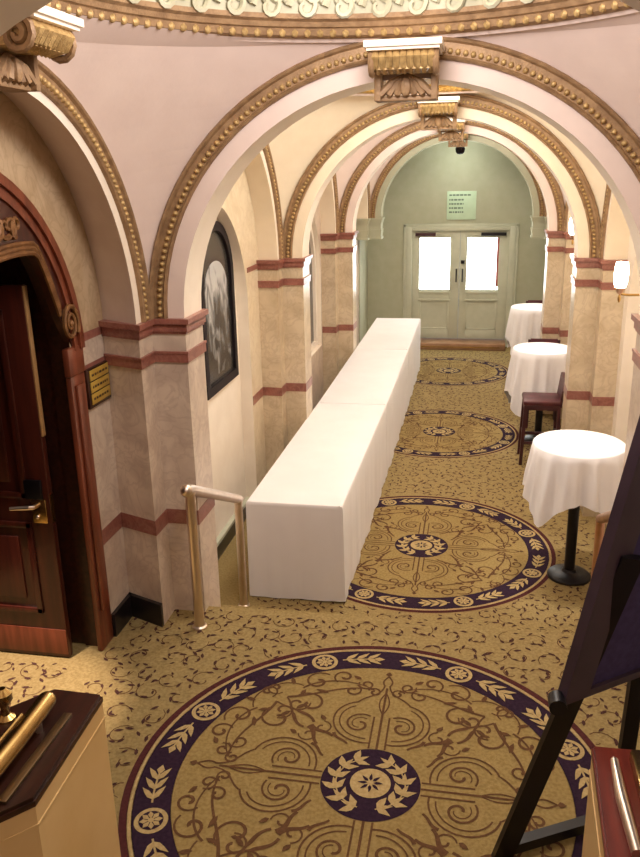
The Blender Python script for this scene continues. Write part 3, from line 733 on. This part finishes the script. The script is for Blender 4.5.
# ------------------------------------------------------------------ poseur tables
def poseur():
    t=empty('poseur_table',(0,0,0),'x','table','tall round tables along the right wall')
    mb=MB(); mb.lathe([(.33,1.095),(.335,1.10),(.335,1.12),(.33,1.124)],(0,0,0),32); mb.build('tabletop',M['stool_wood'],t)
    mb=MB(); mb.lathe([(.042,.03),(.042,1.095)],(0,0,0),16); mb.build('pole',M['black_metal'],t)
    mb=MB(); mb.lathe([(.17,.0),(.17,.018),(.15,.035),(.06,.05),(.05,.07)],(0,0,0),28); mb.build('base',M['black_metal'],t)
    return t
def round_cloth(sd,rot,half):
    """square linen draped over a round top: hem lower at the four corners"""
    rnd=random.Random(sd); mb=MB(); n=144; R0=.343; rows=[]
    zt=1.130
    hem=[]
    for k in range(n):
        a=2*PI*k/n; ar=a-rot
        d=half/max(abs(math.cos(ar)),abs(math.sin(ar))); d=min(d,half*1.28)
        hem.append(d-R0)
    ph=rnd.uniform(0,6)
    rows.append([(.0,0)]*n)
    prof=[]
    for rr in (.12,.24,.32,.336): prof.append(('top',rr))
    rows=[[(rr*math.cos(2*PI*k/n),rr*math.sin(2*PI*k/n),zt) for k in range(n)] for _,rr in prof]
    rows.append([(R0*math.cos(2*PI*k/n),R0*math.sin(2*PI*k/n),zt-.008) for k in range(n)])
    for q in range(1,9):
        t=q/8; row=[]
        for k in range(n):
            a=2*PI*k/n; drop=hem[k]*t; cor=math.sin(2*(a-rot))**2
            fold=(.022*math.cos(13*a+ph)+.012*math.cos(21*a+ph*2)+.006*math.cos(34*a+1))*min(1,t*1.4)
            fl_=.035*t+.055*cor*t*(1-.2*t)
            r=R0+.004+fl_+fold; row.append((r*math.cos(a),r*math.sin(a),zt-.01-drop))
        rows.append(row)
    vs=[(0,0,zt)]+[v for r in rows for v in r]; fs=[(0,1+k,1+(k+1)%n) for k in range(n)]
    for r in range(len(rows)-1):
        for k in range(n):
            j=(k+1)%n; fs.append((1+r*n+k,1+(r+1)*n+k,1+(r+1)*n+j,1+r*n+j))
    mb.add(vs,fs); return mb
pt=poseur()
spots=[(.822,6.10,'nearest','tall round black-based table under white cloth, nearest on the right','white linen draped over the nearest tall round table, black pole showing'),
       (.80,9.56,'middle','tall round table under white cloth behind the burgundy bar stool','white linen draped over the middle tall table, behind the burgundy stool'),
       (.88,12.55,'far','tall round table under white cloth, farthest, near the green doors','white linen draped over the farthest tall table, near the green doors')]
for i,(x,y,_,l1,l2) in enumerate(spots):
    o=pt if i==0 else copy_tree(pt); o.location=(x,y,0); o['label']=l1
    c=round_cloth(i,(0,.12,.1)[i],(.70,.84,.80)[i]).build('round_tablecloth',M['cloth'],ang=80); c.location=(x,y,0); tag(c,l2,'tablecloth','white linens on the tall tables')

# ------------------------------------------------------------------ bar stools (facing -x)
def stool():
    s=empty('bar_stool',(0,0,0),'x','stool','burgundy bar stools along the right wall')
    mb=MB(); mb.box(-.20,.20,-.20,.20,.68,.735,0,.02); mb.build('seat',M['burgundy'],s)
    mb=MB(); mb.box(-.19,.19,-.19,.19,.63,.685,0,.004); mb.build('seat_frame',M['stool_wood'],s)
    for sx in (-1,1):
        for sy in (-1,1):
            mb=MB(); mb.obox((sx*.185,sy*.18,.34),(.018,0,0),(0,.018,0),(-sx*.012,-sy*.008,.34)); mb.build('leg',M['stool_wood'],s)
    for sy in (-1,1):
        mb=MB(); mb.box(-.18,.18,sy*.18-.01,sy*.18+.01,.24,.27,0); mb.build('stretcher',M['stool_wood'],s)
        mb=MB(); mb.box(sy*.18-.01,sy*.18+.01,-.18,.18,.30,.33,0); mb.build('stretcher',M['stool_wood'],s)
        mb=MB(); mb.obox((.205,sy*.18,.82),(.014,0,0),(0,.018,0),(.018,0,.15)); mb.build('back_post',M['stool_wood'],s)
    mb=MB(); mb.obox((.212,0,.865),(.016,0,0),(0,.165,0),(.015,0,.115)); mb.build('backrest',M['burgundy'],s)
    return s
st=stool()
for i,(x,y,rz,l) in enumerate(((.755,8.86,.0,'burgundy bar stool with low back in front of the middle tall table'),(.88,10.24,PI/2,'dark bar stool behind the middle tall table, only its back showing'),(1.0,13.18,PI/2,'dark bar stool half hidden behind the farthest tall table'))):
    o=st if i==0 else copy_tree(st); o.location=(x,y,0); o.rotation_euler=(0,0,rz); o['label']=l; o.scale=(1,1,(1,1.08,1.12)[i])

# ------------------------------------------------------------------ wall lamps on the right
def sconce():
    s=empty('wall_lamp',(0,0,0),'x','lamp','wall lamps on the right wall')
    Mx=Matrix.Rotation(PI/2,3,'Y')
    mb=MB(); mb.lathe([(.001,-.02),(.05,-.015),(.06,0),(.06,.012)],(.0,0,-.10),20,0,Mx); mb.build('backplate',M['brass'],s)
    mb=MB(); mb.tube([(0,0,-.10),(-.12,0,-.10),(-.30,0,-.105),(-.355,0,-.10),(-.37,0,-.07),(-.37,0,-.05)],.009,8); mb.blob((-.37,0,-.13),(.012,.012,.03),0,8,6); mb.build('arm',M['brass'],s)
    mb=MB(); mb.lathe([(.008,-.10),(.02,-.09),(.028,-.07),(.044,-.05)],(-.37,0,0),16); mb.build('cup',M['copper'],s)
    mb=MB(); mb.lathe([(.034,-.055),(.046,-.02),(.05,.04),(.047,.09),(.04,.125)],(-.37,0,0),20); mb.build('lamp_shade',M['lamp_glass'],s)
    return s
sl=sconce()
LAMPS=[(1.375,6.05,2.37),(1.375,9.25,2.49)]
for i,(p,l) in enumerate(zip(LAMPS,('lit wall lamp with white glass shade, nearer one on the right wall','lit wall lamp with white glass shade, farther one on the right wall'))):
    o=sl if i==0 else copy_tree(sl); o.location=p; o['label']=l

# ------------------------------------------------------------------ stair handrails
def handrail(x0,x1,label,mt):
    h=empty('stair_handrail',(x0,4.11,F1),label,'handrail','brass handrails at the steps'); org=(x0,4.11,F1)
    y0,y1=4.11,5.25
    for (x,y,z0,z1) in ((x0,y0,F1,1.385),(x1,y1,0,.85)):
        mb=MB(); mb.tube([(x,y,z0),(x,y,z1)],.030,14); p=mb.build('post',mt,h,org)
        mb=MB(); mb.lathe([(.045,z0),(.045,z0+.012),(.034,z0+.02),(.030,z0+.06)],(x,y,0),20); mb.build('base_collar',mt,p,org)
        mb=MB(); mb.blob((x,y,z1+.01),(.034,.034,.036),0,12,8); mb.build('ball_joint',mt,p,org)
    d=Vector((x1-x0,y1-y0,.88-1.415)); p0=Vector((x0,y0,1.415)); 
    mb=MB(); mb.tube([p0-d*.055+Vector((0,0,-.012)),p0,p0+d*.5,p0+d*1.02],.033,14); mb.blob(p0-d*.055+Vector((0,0,-.012)),(.037,.037,.037),0,12,8); mb.build('rail',mt,h,org)
handrail(-1.575,-1.645,'pale brass two-post handrail at the left of the steps, beside the white buffet',M['steel_brass'])
handrail(.80,.885,'copper-toned handrail at the right of the steps, mostly hidden behind the black easel',M['copper'])

# ------------------------------------------------------------------ stair newels with wooden caps
ZC=1.45
def newel(mirror,label,capmat):
    f=(lambda x:x) if not mirror else (lambda x:-.806-x)
    P=[(-1.39,2.19),(-1.212,2.186),(-1.192,1.70),(-1.66,1.18),(-1.97,1.52)]
    P=[(f(x),y) for x,y in P]
    if sum(P[i-1][0]*P[i][1]-P[i][0]*P[i-1][1] for i in range(5))<0: P=P[::-1]
    n=empty('stair_newel',(f(-1.4),1.7,F1),label,'newel','stone newels of the stair'); org=(f(-1.4),1.7,F1)
    mb=MB(); mb.prism(P,F1,ZC-.03,0); mb.prism(offs(P,.012),F1,F1+.14,0); mb.prism(offs(P,.003),ZC-.10,ZC-.092,0); mb.build('body',M['cream_stone'],n,org)
    mb=MB(); mb.prism(offs(P,.002),ZC-.03,ZC-.012,0); mb.prism(offs(P,-.004),ZC-.012,ZC,0); mb.build('cap',capmat,n,org)
    return f
f=newel(False,'cream stone newel with dark wooden cap in the lower left corner',M['wood_dark'])
r=empty('brass_handrail',(-1.32,1.9,ZC),'short brass rail mounted on the dark newel cap, lower left corner','handrail','brass rails on the newel caps'); org=(-1.32,1.9,ZC)
mb=MB(); mb.tube([(-1.332,2.045,ZC+.062),(-1.325,1.85,ZC+.062),(-1.325,1.45,ZC+.062)],.030,16); mb.blob((-1.332,2.045,ZC+.062),(.030,.030,.030),0,14,8); mb.build('rail',M['brass'],r,org)
for y in (1.97,1.62):
    mb=MB(); mb.tube([(-1.325,y,ZC),(-1.325,y,ZC+.04)],.012,8); mb.build('bracket',M['steel_brass'],r,org)
mb=MB(); mb.box(-1.285,-1.255,1.66,2.06,ZC,ZC+.012,0,.003); mb.build('base_plate',M['dark_brass'],r,org)
mb=MB(); mb.tube([(-1.40,2.0,ZC+.03),(-1.40,1.6,ZC+.03)],.008,8); mb.build('side_rod',M['brass'],r,org)
kn=MB(); kn.lathe([(.03,ZC),(.03,ZC+.008),(.014,ZC+.02),(.014,ZC+.05),(.030,ZC+.075),(.030,ZC+.10),(.012,ZC+.118)],(-1.465,2.01,0),18); kn.build('knob',M['brass'],r,org)
f=newel(True,'cream stone newel with red wooden cap in the lower right corner',M['wood_cap'])
rr=empty('brass_handrail',(.50,1.9,ZC),'brass and grey rail on the red newel cap, lower right corner','handrail','brass rails on the newel caps'); org=(.5,1.9,ZC)
mb=MB(); mb.tube([(.455,2.10,ZC+.022),(.452,1.95,ZC+.022),(.46,1.75,ZC+.022)],[.012,.018,.016],12); mb.build('handle',M['steel_brass'],rr,org)
mb=MB(); mb.box(.50,.56,1.70,2.13,ZC+.004,ZC+.05,0,.012); mb.build('rail',M['brass'],rr,org)

# ------------------------------------------------------------------ easel with board
ez=empty('display_easel',(.2,2.64,F1),'black wooden easel leaning beside the lower right newel','easel'); org=(.2,2.64,F1)
A=Vector((.185,2.64,F1)); B_=Vector((.40,2.52,1.45)); 
def strut(mb,a,b,w,t,side):
    a,b=Vector(a),Vector(b); d=(b-a); L=d.length; d.normalize(); s_=Vector(side); s_=(s_-d*s_.dot(d)).normalized(); n_=d.cross(s_)
    mb.obox((a+b)/2,s_*w/2,n_*t/2,d*L/2)
e1=Vector((.80,.60,0)); e2=Vector((.168,-.02,1.0)).normalized()
top=B_+(B_-A)*1.05
mb=MB(); strut(mb,A,B_+(B_-A)*.55,.075,.03,(1,.2,0)); mb.build('leg',M['black_metal'],ez,org)
A2=Vector((.66,2.90,F1)); mb=MB(); strut(mb,A2,Vector((.70,2.86,2.3)),.06,.03,(1,.2,0)); mb.build('leg',M['black_metal'],ez,org)
mb=MB(); strut(mb,A+Vector((.02,.01,.05)),A2+Vector((0,0,.05)),.045,.045,(0,0,1)); mb.build('crossbar',M['black_metal'],ez,org)
mb=MB(); mb.tube([(.322,2.44,1.43),(.322,2.38,1.43)],.03,12); mb.build('clamp_knob',M['black_metal'],ez,org)
bd=empty('display_board',(.34,2.52,1.40),'dark navy display board with black frame resting on the easel','board'); org=(.34,2.52,1.40)
O=Vector((.332,2.435,1.415)); nn=e1.cross(e2).normalized(); W,H=.72,1.25
def bp(u,v,d): return O+e1*u+e2*v+nn*d
def bbox(mb,u0,u1,v0,v1,d0,d1):
    v=[bp(a,b,c) for c in (d0,d1) for a,b in ((u0,v0),(u1,v0),(u1,v1),(u0,v1))]
    mb.add(v,[(0,3,2,1),(4,5,6,7),(0,1,5,4),(1,2,6,5),(2,3,7,6),(3,0,4,7)])
mb=MB(); bbox(mb,0,.11,0,H,-.02,.02); bbox(mb,W-.11,W,0,H,-.02,.02); bbox(mb,.11,W-.11,0,.03,-.02,.02); bbox(mb,.11,W-.11,H-.11,H,-.02,.02); mb.build('frame',M['frame_dark'],bd,org)
mb=MB(); bbox(mb,.11,W-.11,.03,H-.11,-.006,.006); mb.build('panel',M['navy'],bd,org)

# ------------------------------------------------------------------ lights
def light(kind,name,loc,e,col,size=.1,rot=None,**k):
    d=bpy.data.lights.new(name,kind); d.energy=e; d.color=col
    if kind=='POINT': d.shadow_soft_size=size
    if kind=='AREA': d.size=size
    if kind=='SPOT': d.shadow_soft_size=size; d.spot_size=k.get('ang',1.2); d.spot_blend=.6
    o=bpy.data.objects.new(name,d); o.location=loc
    if rot: o.rotation_euler=rot
    COL.objects.link(o); return o
WARM=(1,.92,.91); NEU=(1,.98,.93)
light('POINT','dome_lamp',(XC,2.967,3.97),72,WARM,.3)
light('POINT','corridor_fill',(XC,6.05,4.1),75,NEU,.3)  # added lights hidden above the corridor bays, no fixtures
light('POINT','corridor_fill',(XC,9.25,4.1),70,NEU,.3)
light('POINT','corridor_fill',(XC,12.42,4.1),55,NEU,.3)
light('POINT','passage_fill',(XC,14.4,3.3),13,(.92,1,.9),.2)  # added green-tinted fill for the end passage, no fixture there
light('POINT','stair_hall_fill',(-.4,-.8,4.3),30,WARM,.4)  # added fill light in the unseen stair hall
light('SPOT','lobby_downlight',(-2.42,3.15,3.05),420,(1,.80,.66),.05,(0,0,0),ang=.62)
for x,y in ((.82,6.1),(.80,9.56),(.88,12.55)): light('SPOT','table_spot',(x-.1,y,3.55),110,(1,.96,.9),.05,(0,0,0),ang=.5)
for p in LAMPS: light('POINT','lamp_bulb',(p[0]-.37,p[1],p[2]+.2),8,(1,.82,.6),.05)

W_=bpy.data.worlds.new('world'); S.world=W_; W_.use_nodes=True
W_.node_tree.nodes['Background'].inputs[0].default_value=(.8,.85,.9,1); W_.node_tree.nodes['Background'].inputs[1].default_value=.3

# ------------------------------------------------------------------ camera
f_px,pitch,yaw,roll=808.7828,.30874,.192856,-.0211577
fw=Vector((-math.sin(yaw)*math.cos(pitch),math.cos(yaw)*math.cos(pitch),-math.sin(pitch)))
r0=Vector((math.cos(yaw),math.sin(yaw),0)); u0=r0.cross(fw)
rr_=r0*math.cos(roll)+u0*math.sin(roll); uu=-r0*math.sin(roll)+u0*math.cos(roll)
cd=bpy.data.cameras.new('camera'); cd.sensor_fit='VERTICAL'; cd.sensor_height=24; cd.lens=f_px/857*24; cd.clip_start=.05
co=bpy.data.objects.new('camera',cd); COL.objects.link(co)
Mw=Matrix((rr_,uu,-fw)).transposed().to_4x4(); Mw.translation=Vector((0,0,3.15)); co.matrix_world=Mw
S.camera=co
v=S.view_settings; v.view_transform='Standard'; v.look='None'; v.gamma=1; v.use_curve_mapping=False; v.exposure=.4
